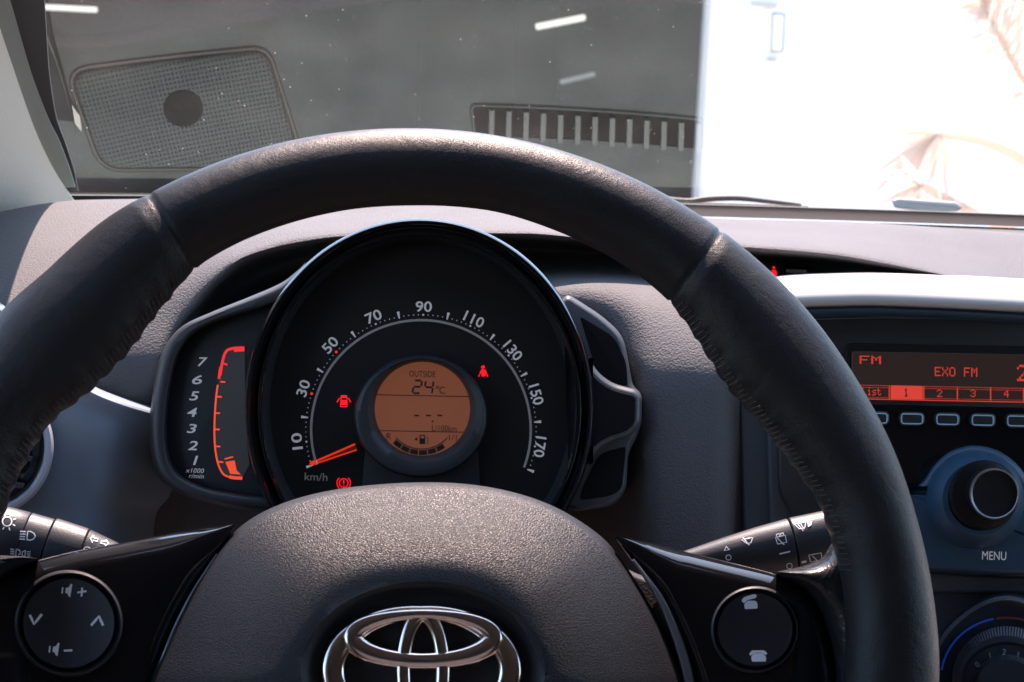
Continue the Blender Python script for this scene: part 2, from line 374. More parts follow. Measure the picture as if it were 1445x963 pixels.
def glass_mat():
    m = bpy.data.materials.new('dusty windscreen glass'); m.use_nodes = True; t = m.node_tree; t.nodes.clear()
    o = t.nodes.new('ShaderNodeOutputMaterial'); tr = t.nodes.new('ShaderNodeBsdfTransparent'); tr.inputs[0].default_value = (.93, .965, .95, 1)
    gl = t.nodes.new('ShaderNodeBsdfGlossy'); gl.inputs['Roughness'].default_value = 0.0; gl.inputs[0].default_value = (.84, 1, .98, 1)
    ge = t.nodes.new('ShaderNodeNewGeometry'); dt = t.nodes.new('ShaderNodeVectorMath'); dt.operation = 'DOT_PRODUCT'
    t.links.new(ge.outputs['Incoming'], dt.inputs[0]); t.links.new(ge.outputs['Normal'], dt.inputs[1])
    ab = t.nodes.new('ShaderNodeMath'); ab.operation = 'ABSOLUTE'; t.links.new(dt.outputs['Value'], ab.inputs[0])
    om = t.nodes.new('ShaderNodeMath'); om.operation = 'SUBTRACT'; om.inputs[0].default_value = 1; t.links.new(ab.outputs[0], om.inputs[1])
    p5 = t.nodes.new('ShaderNodeMath'); p5.operation = 'POWER'; p5.inputs[1].default_value = 5; t.links.new(om.outputs[0], p5.inputs[0])
    fr = t.nodes.new('ShaderNodeMath'); fr.operation = 'MULTIPLY_ADD'; fr.inputs[1].default_value = .96; fr.inputs[2].default_value = .045; t.links.new(p5.outputs[0], fr.inputs[0])
    f2 = t.nodes.new('ShaderNodeMath'); f2.operation = 'MULTIPLY'; f2.inputs[1].default_value = 2.7; f2.use_clamp = True; t.links.new(fr.outputs[0], f2.inputs[0])
    m1 = t.nodes.new('ShaderNodeMixShader'); t.links.new(f2.outputs[0], m1.inputs[0]); t.links.new(tr.outputs[0], m1.inputs[1]); t.links.new(gl.outputs[0], m1.inputs[2])
    tl = t.nodes.new('ShaderNodeBsdfTranslucent'); tl.inputs[0].default_value = (.8, .78, .72, 1)
    tc = t.nodes.new('ShaderNodeTexCoord')
    v = t.nodes.new('ShaderNodeTexVoronoi'); v.inputs['Scale'].default_value = 330; t.links.new(tc.outputs['Object'], v.inputs['Vector'])
    rn = t.nodes.new('ShaderNodeSeparateColor'); t.links.new(v.outputs['Color'], rn.inputs[0])
    pw = t.nodes.new('ShaderNodeMath'); pw.operation = 'POWER'; pw.inputs[1].default_value = 11; t.links.new(rn.outputs[0], pw.inputs[0])
    rad = t.nodes.new('ShaderNodeMath'); rad.operation = 'MULTIPLY'; rad.inputs[1].default_value = .15; t.links.new(pw.outputs[0], rad.inputs[0])
    lt = t.nodes.new('ShaderNodeMath'); lt.operation = 'LESS_THAN'; t.links.new(v.outputs['Distance'], lt.inputs[0]); t.links.new(rad.outputs[0], lt.inputs[1])
    sc = t.nodes.new('ShaderNodeMath'); sc.operation = 'MULTIPLY'; sc.inputs[1].default_value = .2; t.links.new(lt.outputs[0], sc.inputs[0])
    nz = t.nodes.new('ShaderNodeTexNoise'); nz.inputs['Scale'].default_value = 14; nz.inputs['Detail'].default_value = 6; t.links.new(tc.outputs['Object'], nz.inputs['Vector'])
    mr = t.nodes.new('ShaderNodeMapRange'); mr.inputs[1].default_value = .3; mr.inputs[2].default_value = .75; mr.inputs[3].default_value = .003; mr.inputs[4].default_value = .012; t.links.new(nz.outputs['Fac'], mr.inputs[0])
    ad = t.nodes.new('ShaderNodeMath'); ad.operation = 'ADD'; t.links.new(sc.outputs[0], ad.inputs[0]); t.links.new(mr.outputs[0], ad.inputs[1])
    m2 = t.nodes.new('ShaderNodeMixShader'); t.links.new(ad.outputs[0], m2.inputs[0]); t.links.new(m1.outputs[0], m2.inputs[1]); t.links.new(tl.outputs[0], m2.inputs[2])
    t.links.new(m2.outputs[0], o.inputs[0]); return m
M['glass'] = glass_mat()

# ------------------------------------------------------------------ windscreen
TH = radians(33); ZB = -.105
def Yb(X): return 1.10-.25*(X-.35)**2
def wpt(X, s): return Vector((X, Yb(X)-s*cos(TH), ZB+s*sin(TH)))
def wnorm(X):
    a = Vector((1, -.5*(X-.35), 0)); b = Vector((0, -cos(TH), sin(TH))); n = a.cross(b).normalized()
    return n if n.y < 0 else -n
def whit(px, py):                              # where the line of sight meets the glass
    d = ray(px, py); lo, hi = .1, 3
    f = lambda k: (d.y*k+((d.z*k-ZB)/sin(TH))*cos(TH))-Yb(d.x*k)
    for _ in range(60):
        m_ = (lo+hi)/2
        if f(m_) < 0: lo = m_
        else: hi = m_
    return d*lo, d
ZD = -.112
def mirrored(px, py):                          # the point of the dashboard deck that the glass shows there
    p, d = whit(px, py); n = wnorm(p.x); r = d-2*d.dot(n)*n; k = (ZD-p.z)/r.z; return p+r*k
ws = thing('windscreen', 'slanted dusty windscreen reflecting the speaker grille and air slots of the dashboard', 'windscreen', (.35, 1.08, ZB))
V = []; Fc = []; nx, ns = 90, 40
for i in range(nx+1):
    X = -.36+1.5*i/nx
    for j in range(ns+1): V.append(wpt(X, .82*j/ns))
for i in range(nx):
    for j in range(ns): a = i*(ns+1)+j; Fc.append((a, a+ns+1, a+ns+2, a+1))
mesh('glass', V, Fc, M['glass'], ws)
V = []; Fc = []
for i in range(nx+1):
    X = -.36+1.5*i/nx
    V += [wpt(X, -.012)+Vector((0, .004, 0)), wpt(X, .008)+Vector((0, .004, 0)), wpt(X, .008)+Vector((0, -.002, 0)), wpt(X, -.012)+Vector((0, -.002, 0))]
for i in range(nx):
    for j in range(4): Fc.append((i*4+j, (i+1)*4+j, (i+1)*4+(j+1) % 4, i*4+(j+1) % 4))
mesh('rubber_seal', V, Fc, M['seal'], ws)

# ------------------------------------------------------------------ car body: front pillar, roof, dark cabin and unseen light-blocking walls behind the camera
body = thing('body_shell', 'pale grey front pillar and roof of the car, left of the windscreen', 'car body', (-.3, .95, -.11))
Yp = lambda y: .62+.00082*(y+100)             # the pillar leans from the dashboard end up towards the driver
def strip(name, E, left, mt, dY, curl):
    E = crv(E, 6, False); V = []; Fc = []; n = 10
    for x, y in E:
        for c in range(n):
            r_ = 1-c/(n-1); V.append(atY(x-left*r_, y+left*.1*r_, Yp(y)+dY-curl*r_-curl*.25*sin(r_*pi)))
        V.append(atY(x+1.2, y, Yp(y)+dY+.012))
    for i in range(len(E)-1):
        for c in range(n): Fc.append((i*(n+1)+c, i*(n+1)+c+1, (i+1)*(n+1)+c+1, (i+1)*(n+1)+c))
    return mesh(name, V, Fc, mt, body)
strip('pillar_trim', [(-45, -100), (-22, -30), (0, 42), (20, 102), (40, 160), (56, 200), (77, 242), (103, 282), (120, 305)], 300, M['pillar'], 0, .12)
strip('pillar_edge', [(-14, -100), (2, -40), (18, 13), (43, 100), (67, 165), (83, 198), (97, 235), (106, 264)], 62, M['pillar_edge'], .014, .008)
strip('pillar_seal', [(36, -100), (58, -40), (63, 13), (66, 60), (70, 110), (79, 165), (92, 202), (104, 240), (110, 270)], 70, M['seal'], .024, .006)
box('roof', (-.75, -1.6, .36), (1.35, .36, .40), M['headliner'], body)
box('side_light_block', (-.56, -1.6, -1.0), (-.50, -.15, .36), M['cabin'], body)  # unseen full-height sides, added to cut the ambient light
box('side_light_block', (1.22, -1.6, -1.0), (1.28, -.15, .36), M['cabin'], body)
box('rear_light_block', (-.75, -1.62, -1.0), (1.35, -1.55, .36), M['cabin'], body)  # unseen wall added to block light from behind
box('seat_back', (-.25, -.55, -.8), (.3, -.40, .02), M['seat'], body)
box('cabin_floor', (-.75, -1.6, -1.02), (1.35, 1.2, -.98), M['cabin'], body)
box('door', (-.50, -1.6, -1.0), (-.46, .62, -.16), M['cabin'], body)
box('door', (1.18, -1.6, -1.0), (1.22, .62, -.16), M['cabin'], body)
box('bonnet', (-.4, 1.16, -.40), (1.1, 1.9, -.22), M['white_trim'], body)

# ------------------------------------------------------------------ dashboard
dash = thing('dashboard', 'dark grained plastic dashboard behind the steering wheel, sunlit along its top', 'dashboard', (.3, .85, -.15))
xs = [-260+i*9 for i in range(216)]
def rowA(x):
    d = ray(x, 290); k = 1.0
    for _ in range(12): k = (Yb(d.x*k)+.004)/d.y
    return (d.x*k, d.y*k, -.118)
B = [(-260, 345, .80), (-100, 318, .82), (0, 299, .85), (60, 288, .87), (110, 282.5, .885), (213, 281, .89), (400, 284, .89), (600, 287, .89), (800, 293, .90), (1010, 309, .91), (1200, 314, .92), (1445, 330, .92), (1700, 352, .92)]
def rowA2(x):
    py, Y = interp(B, x); p = atY(x, py, Y); return (p.x*1.02, p.y+.022, -.1125)
def rowB(x):
    py, Y = interp(B, x); return tuple(atY(x, py, Y))
B2 = [(-260, 385, .77), (0, 330, .81), (100, 318, .83), (270, 310, .845), (420, 303, .845), (650, 299, .845), (850, 308, .845), (1010, 322, .85), (1200, 331, .855), (1445, 370, .85), (1700, 410, .84)]
L = [(-260, 470, .71), (0, 405, .755), (100, 392, .765), (200, 385, .77), (270, 372, .775), (330, 351, .778), (420, 328, .782), (520, 320, .785), (650, 318, .785), (740, 320, .785), (850, 330, .785), (1010, 337, .785), (1160, 347, .785), (1280, 367, .785), (1390, 397, .78), (1480, 432, .775), (1700, 490, .77)]
R1 = [(-260, 540, .69), (0, 470, .725), (100, 490, .73), (150, 490, .73), (215, 470, .738), (265, 440, .748), (300, 405, .757), (350, 367, .767), (420, 348, .773), (480, 339, .775), (650, 334, .775), (740, 334, .775), (850, 342, .775), (1010, 351, .775), (1160, 362, .775), (1280, 382, .775), (1375, 400, .77), (1480, 448, .765), (1700, 510, .76)]
C5 = [(-260, 600, .68), (0, 560, .70), (100, 570, .716), (150, 560, .722), (225, 520, .728), (275, 452, .775), (315, 412, .815), (365, 381, .835), (430, 359, .842), (490, 350, .845), (650, 345, .845), (740, 346, .845), (850, 352, .845), (1010, 361, .845), (1160, 371, .845), (1280, 389, .845), (1375, 404, .82), (1480, 460, .78), (1700, 520, .77)]
C6 = [(-260, 640, .70), (0, 610, .705), (150, 600, .72), (235, 560, .73), (290, 490, .775), (330, 450, .81), (400, 408, .83), (450, 384, .838), (500, 372, .842), (650, 362, .842), (740, 362, .842), (850, 367, .842), (1010, 377, .842), (1160, 388, .842), (1290, 404, .842), (1380, 420, .82), (1480, 475, .78), (1700, 540, .77)]
C7 = [(-260, 680, .70), (0, 650, .705), (150, 640, .72), (240, 600, .73), (300, 540, .76), (400, 480, .775), (500, 440, .77), (650, 420, .765), (740, 410, .757), (850, 405, .752), (1010, 415, .752), (1160, 425, .757), (1300, 440, .77), (1480, 500, .77), (1700, 560, .77)]
C8 = [(-260, 720, .70), (0, 700, .71), (240, 640, .735), (400, 560, .745), (650, 510, .75), (800, 494, .752), (860, 490, .735), (915, 491, .712), (1010, 500, .704), (1045, 502, .716), (1160, 505, .73), (1700, 600, .75)]
C9 = [(-260, 760, .70), (240, 690, .735), (400, 640, .735), (650, 620, .745), (800, 590, .745), (865, 586, .728), (925, 590, .695), (1010, 600, .69), (1045, 601, .708), (1160, 600, .72), (1700, 680, .75)]
C10 = [(-260, 860, .70), (240, 840, .73), (650, 840, .73), (800, 840, .73), (870, 840, .715), (930, 840, .68), (1010, 840, .677), (1045, 840, .70), (1160, 830, .705), (1700, 860, .74)]
loft('upper_pad', [rowA, rowA2, rowB, B2, L, R1, C5, C6, C7, C8, C9, C10], xs, M['dash'], dash, sub=6, ang=60)
# the deck under the glass, with speaker cover and air slots where the glass mirrors them
class Deck:
    def pt(s, px, py, h=0): p = mirrored(px, py); return Vector((p.x, p.y, ZD+h))
DK = Deck()
V = []; Fc = []
for i in range(60):
    X = -.36+1.46*i/59
    for j in range(12): V.append((X, .86+(Yb(X)+.002-.86)*j/11, ZD))
for i in range(59):
    for j in range(11): a = i*12+j; Fc.append((a, a+12, a+13, a+1))
mesh('windscreen_deck', V, Fc, M['deck'], dash)
go = rnd([(88, 95), (380, 62), (425, 205), (400, 243), (140, 243)], [40, 28, 20, 30, 34], 8)
plate('speaker_grille', DK, inset(go, 7), .0035, .0, 9, .003, M['grille'], dash)
loops('grille_surround', DK, [(go, .0006), (inset(go, 1.5), .0012), (inset(go, 5), .0012), (inset(go, 6.5), .0006)], M['seal'], dash)
plate('tweeter_mesh', DK, ell(258, 150, 28, 26, 40), .0042, .003, 2, .0005, M['tweeter'], dash)
so_ = rnd([(667, 150), (990, 170), (990, 208), (672, 190)], 5, 4)
plate('defroster_slot_shade', DK, so_, .0008, .0003, 1, .0003, M['well'], dash)  # flat black plate for the darkness inside the slot
for k in range(13):
    x = 693+k*24.3; y = 153+(x-668)*.066
    plate('vent_bar', DK, [(x-4, y-2), (x+4, y-2), (x+3, y+38), (x-5, y+38)], .004, .0008, .8, .0006, M['vent_bar'], dash, steps=2)
loops('slot_lip', DK, [(inset(so_, -5), .0005), (inset(so_, -3), .002), (inset(so_, -1), .002), (so_, .0006)], M['deck'], dash)
# smooth lower panel on the left
Mm = [(-260, 300), (-100, 372), (0, 433), (60, 492), (125, 547), (170, 566), (210, 578), (260, 590), (340, 600)]
lx = [-260+i*7 for i in range(87)]
def low(dy, dY, f=0):
    def r_(x):
        py = interp(Mm, x)[0]; yy = py+(760-py)*f+dy; Y = .70-.018*f+dY+.09*sst(150-50*f, 330, x)*(.4+.8*f)
        return tuple(atY(x, yy, Y))
    return r_
loft('lower_panel', [low(-6, .02), low(0, .0), low(3, -.0035), low(8, -.0045), low(26, -.004), low(0, -.004, .33), low(0, -.004, .66), low(0, -.004, 1), low(260, -.02, 1)], lx, M['panel'], dash, sub=5, ang=60)
# centre console
RP = Plane(1300, 600, .70, 11)
cons = rnd([(1042, 520), (1800, 540), (1800, 1300), (1100, 1300), (1052, 900)], [20, 5, 5, 5, 10])
plate('centre_console', RP, cons, -.006, -.05, 6, .004, M['console'], dash)
plate('console_ridge', RP, rnd([(1080, 560), (1700, 560), (1700, 838), (1300, 838), (1140, 825), (1086, 780)], [14, 4, 4, 30, 60, 40]), -.001, -.008, 7, .003, M['console'], dash)

# ------------------------------------------------------------------ round air vent at the left end
VP = Plane(-25, 630, .655, 20, 0)
vent = thing('air_vent', 'round air vent with a grey ring at the left end of the dashboard', 'air vent', VP.p)
loops('ring', VP, [(ell(-25, 630, 101), -.03), (ell(-25, 630, 100), .003), (ell(-25, 630, 97), .006), (ell(-25, 630, 92), .0065), (ell(-25, 630, 88), .004), (ell(-25, 630, 86), -.02)], M['vent_ring'], vent)
loops('rotor', VP, [(ell(-25, 630, 84), -.02)]+[(ell(-25, 630, 84*cos(a*pi/16)), -.004+.009*sin(a*pi/16)) for a in range(0, 8)], M['piano'], vent, cap1=True)
for dy in (-34, 4, 42):
    plate('slat', VP, rnd([(-105, 625+dy), (48-abs(dy)*.3, 640+dy), (45-abs(dy)*.3, 648+dy), (-105, 634+dy)], 3), .0075, -.002, 3, .001, M['frame'], vent, steps=3)

# ------------------------------------------------------------------ instrument cluster
CP = Plane(594, 577, .68, 17)
clu = thing('instrument_cluster', 'round speedometer with orange display and side rev counter behind the wheel', 'instrument cluster', CP.pt(594, 720, -.05))
# left wing with the rev counter
lo_ = crv([(432, 370), (420, 382), (396, 400), (350, 420), (300, 440), (258, 460), (234, 487), (221, 525), (212, 585), (213, 640), (226, 676), (262, 700), (320, 716), (375, 722), (400, 724)], 8, False)
li_ = crv([(404, 418), (394, 426), (384, 431), (350, 441), (310, 453), (276, 470), (255, 496), (243, 535), (236, 590), (238, 638), (252, 668), (284, 686), (330, 696), (368, 700), (390, 702)], 8, False)
oband('wing_frame', CP, lo_, li_, -.012, -.06, .32, .007, M['frame'], clu)
rvf = li_[8:-6]+[(372, 665), (359, 620), (357, 570), (362, 520), (374, 470)]
plate('rev_counter_face', CP, rvf, -.024, -.03, 1, .0003, M['tacho'], clu)
T = Ink(CP, -.0232)
for t, x, y in (('7', 286, 511), ('6', 278, 536), ('5', 274, 559), ('4', 271, 582), ('3', 270.5, 605), ('2', 272, 629), ('1', 276, 650)):
    T.text(t, x, y, H=13, W=(7 if t == '1' else 14), shear=.2, bold=.012, rot=-2).done('numeral', M['numeral'], clu)
T.text('x1000', 275, 664.3, H=6.4, W=26, shear=.2, rot=-2).text('r/min', 277, 672, H=6.6, W=21, shear=.2, rot=-2).done('unit_print', M['numeral'], clu)
arcL = crv([(345, 491), (328, 492), (318, 498), (312, 520), (306, 552), (303, 590), (303, 625), (307, 652), (315, 669), (327, 674), (342, 675)], 8, False)
fillp = [p for p in arcL]+[(352, 655), (346, 600), (346, 540)]
Ink(CP, -.0236).poly(fillp).done('rev_scale_backing', mat('grey dial segment', (.024, .026, .03), .4, emit=(.5, .5, .55), es=.006), clu)
T.line(arcL[:29], 3.8).line([(345, 494), (330, 495)], 4).line([(312, 518), (310, 530)], 5); T.line([(314, 513), (321, 515)], 2.5).done('red_zone', M['redline'], clu)
T.line(arcL[30:72], 2.6).line(arcL[70:], 4.5)
for i, (x, y) in enumerate(((311, 539), (306, 560), (303.5, 583), (303, 606), (304, 630), (308, 652))): T.line([(x, y), (x+7, y+.5)], 2.2)
T.done('rev_scale', M['orange'], clu)
T.poly([(318, 652), (331, 650), (334, 664), (340, 670), (325, 669)]).line([(317, 648), (329, 645)], 2).done('rev_pointer', M['orange'], clu)
# right wing: bracket, with flat black plates as the shade of its two openings
ro = rnd([(786, 430), (800, 414), (850, 446), (880, 474), (893, 545), (906, 556), (905, 605), (886, 640), (884, 692), (866, 714), (812, 722), (796, 716), (822, 640), (830, 575), (820, 500)], [5, 10, 20, 22, 14, 12, 18, 16, 20, 22, 6, 5, 20, 20, 20])
plate('side_bracket', CP, ro, -.014, -.06, 8, .006, M['bracket'], clu)
plate('bracket_recess_shade', CP, rnd([(818, 446), (868, 476), (884, 512), (886, 545), (862, 540), (842, 524)], [6, 14, 12, 5, 10, 14]), -.0135, -.016, 2, .0003, M['well'], clu)
plate('bracket_recess_shade', CP, rnd([(846, 640), (884, 630), (878, 690), (862, 700), (818, 706), (822, 690)], [14, 5, 16, 14, 6, 10]), -.0135, -.016, 2, .0003, M['well'], clu)
br = rnd([(826, 500), (846, 528), (866, 542), (898, 550), (906, 560), (905, 600), (890, 616), (858, 626), (840, 640), (826, 660)], [6, 16, 14, 14, 12, 20, 18, 14, 18, 6])
plate('bracket_arm', CP, br, -.004, -.03, 8, .005, M['bracket'], clu)
plate('bracket_arm_face', CP, inset(br, 9), -.0035, -.005, 2, .0003, M['well'], clu)
# bezel, tunnel, dial face
E = lambda rx, ry, cx=592, cy=577: ell(cx, cy, rx, ry, 128)
loops('bezel_ring', CP, [(E(240, 262), -.06), (E(247, 269), -.012), (E(247, 269), -.004), (E(246, 268), -.0015), (E(243.5, 265.5), 0), (E(240, 262), -.0012), (E(235, 256), -.0075), (E(231, 252), -.0085), (E(228, 249), -.0065), (E(225, 246), -.0075), (E(222, 243), -.012)], M['piano'], clu)
loops('bezel_tunnel', CP, [(E(222, 243), -.012), (E(216, 238), -.024), (E(212, 234, 593, 574), -.034)], M['shroud'], clu)
face = loops('dial_face', CP, [(E(213, 235, 593, 574), -.034)], M['face'], clu, cap1=True)
D = Ink(CP, -.0335); dx, dy = 594, 607
sang = lambda v: 198-v*218.3/180
for v, x, y in ((10, 419, 623), (30, 428, 548), (50, 466, 487), (70, 527, 447), (90, 598, 433), (110, 669, 451), (130, 724, 495), (150, 757, 557), (170, 762, 631)):
    D.text(str(v), x, y, H=15, W=(23 if v < 100 else 29), rot=sang(v)-90, bold=.014).done('numeral', M['numeral'], clu)
for v in range(0, 181, 20):
    a = radians(sang(v)); c, s = cos(a), -sin(a)
    D.line([(dx+160*c, dy+160*s), (dx+170*c, dy+170*s)], 1.6, w1=4)
for v in range(2, 180, 2):
    if v % 20 and v not in (30, 50):
        a = radians(sang(v)); D.dot(dx+162.5*cos(a), dy-162.5*sin(a), 1.5 if v % 10 == 0 else .8, 8)
D.done('speed_marks', M['numeral'], clu)
for v in (30, 50):
    a = radians(sang(v)); D.dot(dx+162.5*cos(a), dy-162.5*sin(a), 2, 10).done('red_dot', M['redline'], clu)

D.arc(dx, dy, 155, 198.5, -20, 3.4, n=90).done('scale_arc', M['faint'], clu)
D.text('km/h', 446, 673, H=11, W=32, rot=-2).done('unit_print', M['faint'], clu)
D.arc(485, 682, 6.2, 0, 360, 1.5).arc(485, 682, 9.5, 130, 230, 1.5).arc(485, 682, 9.5, -50, 50, 1.5).line([(485, 677.5), (485, 683)], 1.8).dot(485, 685.6, 1.1).done('brake_warning', M['warn'], clu)
D.poly(rnd([(480.5, 558), (490, 558), (490.5, 575), (480, 575)], 2)).line([(479, 562), (475.5, 568)], 1.6).line([(491.5, 562), (495, 568)], 1.6).done('door_warning', M['warn'], clu)
Ink(CP, -.033).rect(482, 562, 489, 564.5).rect(481.5, 572, 489, 573.5).done('door_warning_lines', M['well'], clu)
D.dot(682, 518, 2.3).poly([(679, 521.5), (685, 521.5), (687.5, 527), (684.5, 528.5), (684.5, 531.5), (679.5, 531.5), (679.5, 528.5), (676.5, 527)]).line([(679, 517), (686.5, 531)], 1.2).line([(677, 528), (675.5, 532)], 1.4).line([(687, 528), (688.5, 532)], 1.4).done('belt_warning', M['warn'], clu)
# needle
NP = Ink(CP, -.029)
NP.poly([(436, 653), (501, 626), (504, 636), (438, 658)]).done('needle', M['needle_dark'], clu)
Ink(CP, -.0285).line([(437, 655), (501, 627)], 2.6, w1=2.8).line([(438, 657), (503.5, 635)], 2.0).poly([(438, 651.5), (444, 649.5), (446, 654.5), (440, 657.5)]).done('needle_edge', M['needle'], clu)
Ink(CP, -.028).line([(446, 649.5), (447.5, 654)], 1.2).done('needle_tick', M['numeral'], clu)
# collar and display
plate('display_pedestal', CP, [(516, 625), (674, 625), (682, 760), (505, 760)], -.03, -.034, 2, .001, M['collar'], clu)
loops('display_collar', CP, [(E(95, 87, 594, 588), -.034), (E(94, 86, 594, 588), -.022), (E(92, 84, 594, 587.5), -.0195), (E(86, 79, 594.5, 585), -.0185), (E(76, 72, 595.5, 580), -.0195), (E(69, 67, 596, 577.5), -.023), (E(67, 66, 596, 577), -.027)], M['collar'], clu)
scr = loops('display', CP, [(E(67.5, 66.5, 596, 577), -.0265)], M['lcd'], clu, cap1=True)
K = Ink(CP, -.026)
K.text('OUTSIDE', 596, 528, H=8.5, W=37, rot=-1.5)
def seg(ink, ch, x, y, w_, h_, t):
    S = {'a': ((0, 0), (1, 0)), 'b': ((1, 0), (1, .5)), 'c': ((1, .5), (1, 1)), 'd': ((0, 1), (1, 1)), 'e': ((0, .5), (0, 1)), 'f': ((0, 0), (0, .5)), 'g': ((0, .5), (1, .5))}
    for k in {'2': 'abged', '4': 'fgbc'}[ch]:
        a, b = S[k]; q = lambda p: (x+p[0]*w_+(1-p[1])*h_*.13, y+p[1]*h_+p[0]*w_*.03)
        A, B_ = Vector(q(a)), Vector(q(b)); dd = (B_-A)*.1; ink.line([A+dd, B_-dd], t)
seg(K, '2', 582, 537, 11, 18, 2.6); seg(K, '4', 598.5, 537.5, 11, 18, 2.6)
K.ring(617.5, 547, 1.7, 1).text('C', 624, 551, H=10, W=8, rot=-1.5)
K.line([(532, 557.3), (661, 560)], 1.2).line([(536, 608), (656, 610.3)], 1.2)
for x in (588, 604.5, 620.5): K.line([(x-3.3, 586.5), (x+3.3, 586.7)], 2.2)
K.dot(610.3, 595, 1.4).text('L/100km', 627, 604.8, H=8.5, W=35, rot=-1.5).text('R', 549, 616, H=9, rot=-1.5).text('1/1', 639, 618, H=8, W=11, rot=-1.5)
K.poly(rnd([(592, 614), (600, 614), (600, 627), (592, 627)], 1)).line([(601.5, 617), (604, 619), (604, 626), (602, 626)], 1.1).poly([(584, 620), (589, 617.5), (589, 622.5)])
K.arc(595, 585, 49, 222, 318, 1.5)
for i in range(6):
    a0 = 225+i*13.6; K.arc(595, 585, 54, a0, a0+12.4, 7, n=8)
K.done('display_segments', M['lcdink'], clu)
Ink(CP, -.0256).rect(593.5, 615.5, 598.5, 619).done('pump_window', M['lcd'], clu)

# ------------------------------------------------------------------ steering column cover
colm = thing('steering_column', 'black plastic steering column cover between wheel and instruments', 'column cover', (0, .6, -.22))
SPn = Plane(597, 800, .60, 22)
plate('upper_cover', SPn, rnd([(310, 775), (400, 728), (597, 708), (800, 732), (850, 775), (900, 830), (940, 1000), (230, 1000)], [40, 60, 60, 60, 30, 40, 10, 10]), .0, -.08, 6, .004, M['shroud'], colm)
# ------------------------------------------------------------------ stalks
def stalk(name, label, axis, secs, extra=None):
    A = atY(*axis[0]); B_ = atY(*axis[1]); th = thing(name, label, 'control stalk', B_)
    pxm = proj(A)[2]/F; out = []
    for nm, pr, mt in secs:
        out.append(lathe_axis(nm, A, B_, [(t, r*pxm) for t, r in pr], mt, th, flat=.8))
    return th, out
st, ss = stalk('indicator_stalk', 'black indicator and headlight stalk with white lamp symbols, left behind the wheel', ((-110, 731, .60), (215, 816, .603)),
    [('end_knob', [(0, 30), (.02, 40), (.08, 45), (.36, 47), (.425, 47), (.43, 46)], M['frame']), ('collar', [(.432, 44), (.436, 47), (.53, 46.5), (.534, 45)], M['frame']),
     ('collar', [(.537, 44), (.54, 48), (.545, 48.5), (.68, 46), (.685, 44)], M['frame']), ('stem', [(.687, 43), (.69, 45), (.8, 38), (.9, 30), (1, 24)], M['frame'])])
I_ = Ink(Surf(*ss), .0001)
I_.ring(10, 736, 6.5, 1.6)
for k in range(8):
    a = k*pi/4+.3
    if abs(a-1.87) < .3: continue
    I_.line([(10+9*cos(a), 736-9*sin(a)), (10+13*cos(a), 736-13*sin(a))], 1.5)
I_.line([(7, 729), (8, 725), (14, 726), (14, 730)], 1.5).done('lamp_symbol', M['white'], st)
I_ = Ink(Surf(*ss), .0001)
I_.line([(39, 750), (43, 750), (48, 753), (50, 757), (47, 761), (43, 762.5), (38, 762)], 1.6).line([(39, 750), (38, 762)], 1.6)
for k in range(4): I_.line([(28.5-k*.4, 750+k*3.6), (36.5-k*.4, 750.5+k*3.6)], 1.7)
I_.line([(23, 775), (22, 784)], 1.4).line([(23, 775), (28, 777), (28.5, 782), (22, 784)], 1.4).line([(36, 777), (35, 786)], 1.4).line([(36, 777), (31.5, 779), (31, 784), (35, 786)], 1.4)
for k in range(3): I_.line([(20, 776.5+k*3), (14.5, 774.5+k*3.2)], 1.3).line([(38, 779+k*3), (43, 779+k*3)], 1.3)
I_.done('headlamp_symbol', M['white'], st)
I_ = Ink(Surf(*ss), .0001)
I_.line([(127.5, 760), (132.5, 756), (132, 759), (138.5, 760.5), (137.5, 764), (131, 762.5), (130.5, 766)], 1.2, True)
I_.line([(153, 767), (148, 771), (148.3, 768), (142, 766.5), (143, 763), (149, 764.5), (149.5, 761.5)], 1.2, True).arc(123, 777, 5, 10, 170, 1.4)
I_.done('arrow_symbol', M['white'], st)

wt, wss = stalk('wiper_stalk', 'black wiper stalk with white wiper symbols, right behind the wheel rim', ((1250, 742, .60), (955, 802, .603)),
    [('end_knob', [(0, 30), (.03, 37), (.1, 39), (.435, 38.5), (.44, 37)], M['frame']), ('stem', [(.446, 36), (.45, 38.2), (.6, 35), (.75, 30), (.9, 24), (1, 20)], M['frame'])])
I_ = Ink(Surf(*wss), .0001)
def wip(x, y, s, a=-.2):
    R_ = lambda p: (x+s*(p[0]*cos(a)-p[1]*sin(a)), y+s*(p[0]*sin(a)+p[1]*cos(a)))
    return lambda P: [R_(p) for p in P]
q = wip(1130, 742, 1); I_.line(q([(-8, -4), (8, -4), (5, 4), (-3, 4)]), 1.2, True).line(q([(-6, -8), (2, 8)]), 1.2).line(q([(-2, -8), (4, 6)]), 1).poly(q([(10, -5), (17, -3), (15, 2), (10, 4)]))
q = wip(1151, 787, 1); I_.line(q([(-9, -5), (9, -5), (8, 5), (-8, 5)]), 1.3, True).line(q([(-4, -3), (3, 7)]), 1.3).line([(1131, 794), (1138, 792.5)], 3)
I_.done('wiper_symbol', M['white'], wt)
I_ = Ink(Surf(*wss), .0001)
q = wip(1102, 761, 1); I_.line(q([(-7, -4), (7, -4), (7, 6), (-6, 6)]), 1.2, True).line(q([(-5, -3), (3, 9)]), 1.2).line(q([(-5, -5), (-5, -8), (-1, -8), (-1, -5)]), 1).line(q([(1, -5), (1, -8), (5, -8), (5, -5)]), 1)
q = wip(1055, 763, 1); I_.line(q([(-8, -3), (8, -3), (4, 4), (-2, 4)]), 1.2, True).line(q([(-6, -6), (1, 7)]), 1.3)
I_.line([(1022, 777), (1029.5, 776), (1025, 771.5)], 1.2, True).ring(1028, 787, 3.6, 1.2).line([(1100, 782), (1115, 778.5)], 2).ring(1114, 799, 3.8, 1.2)
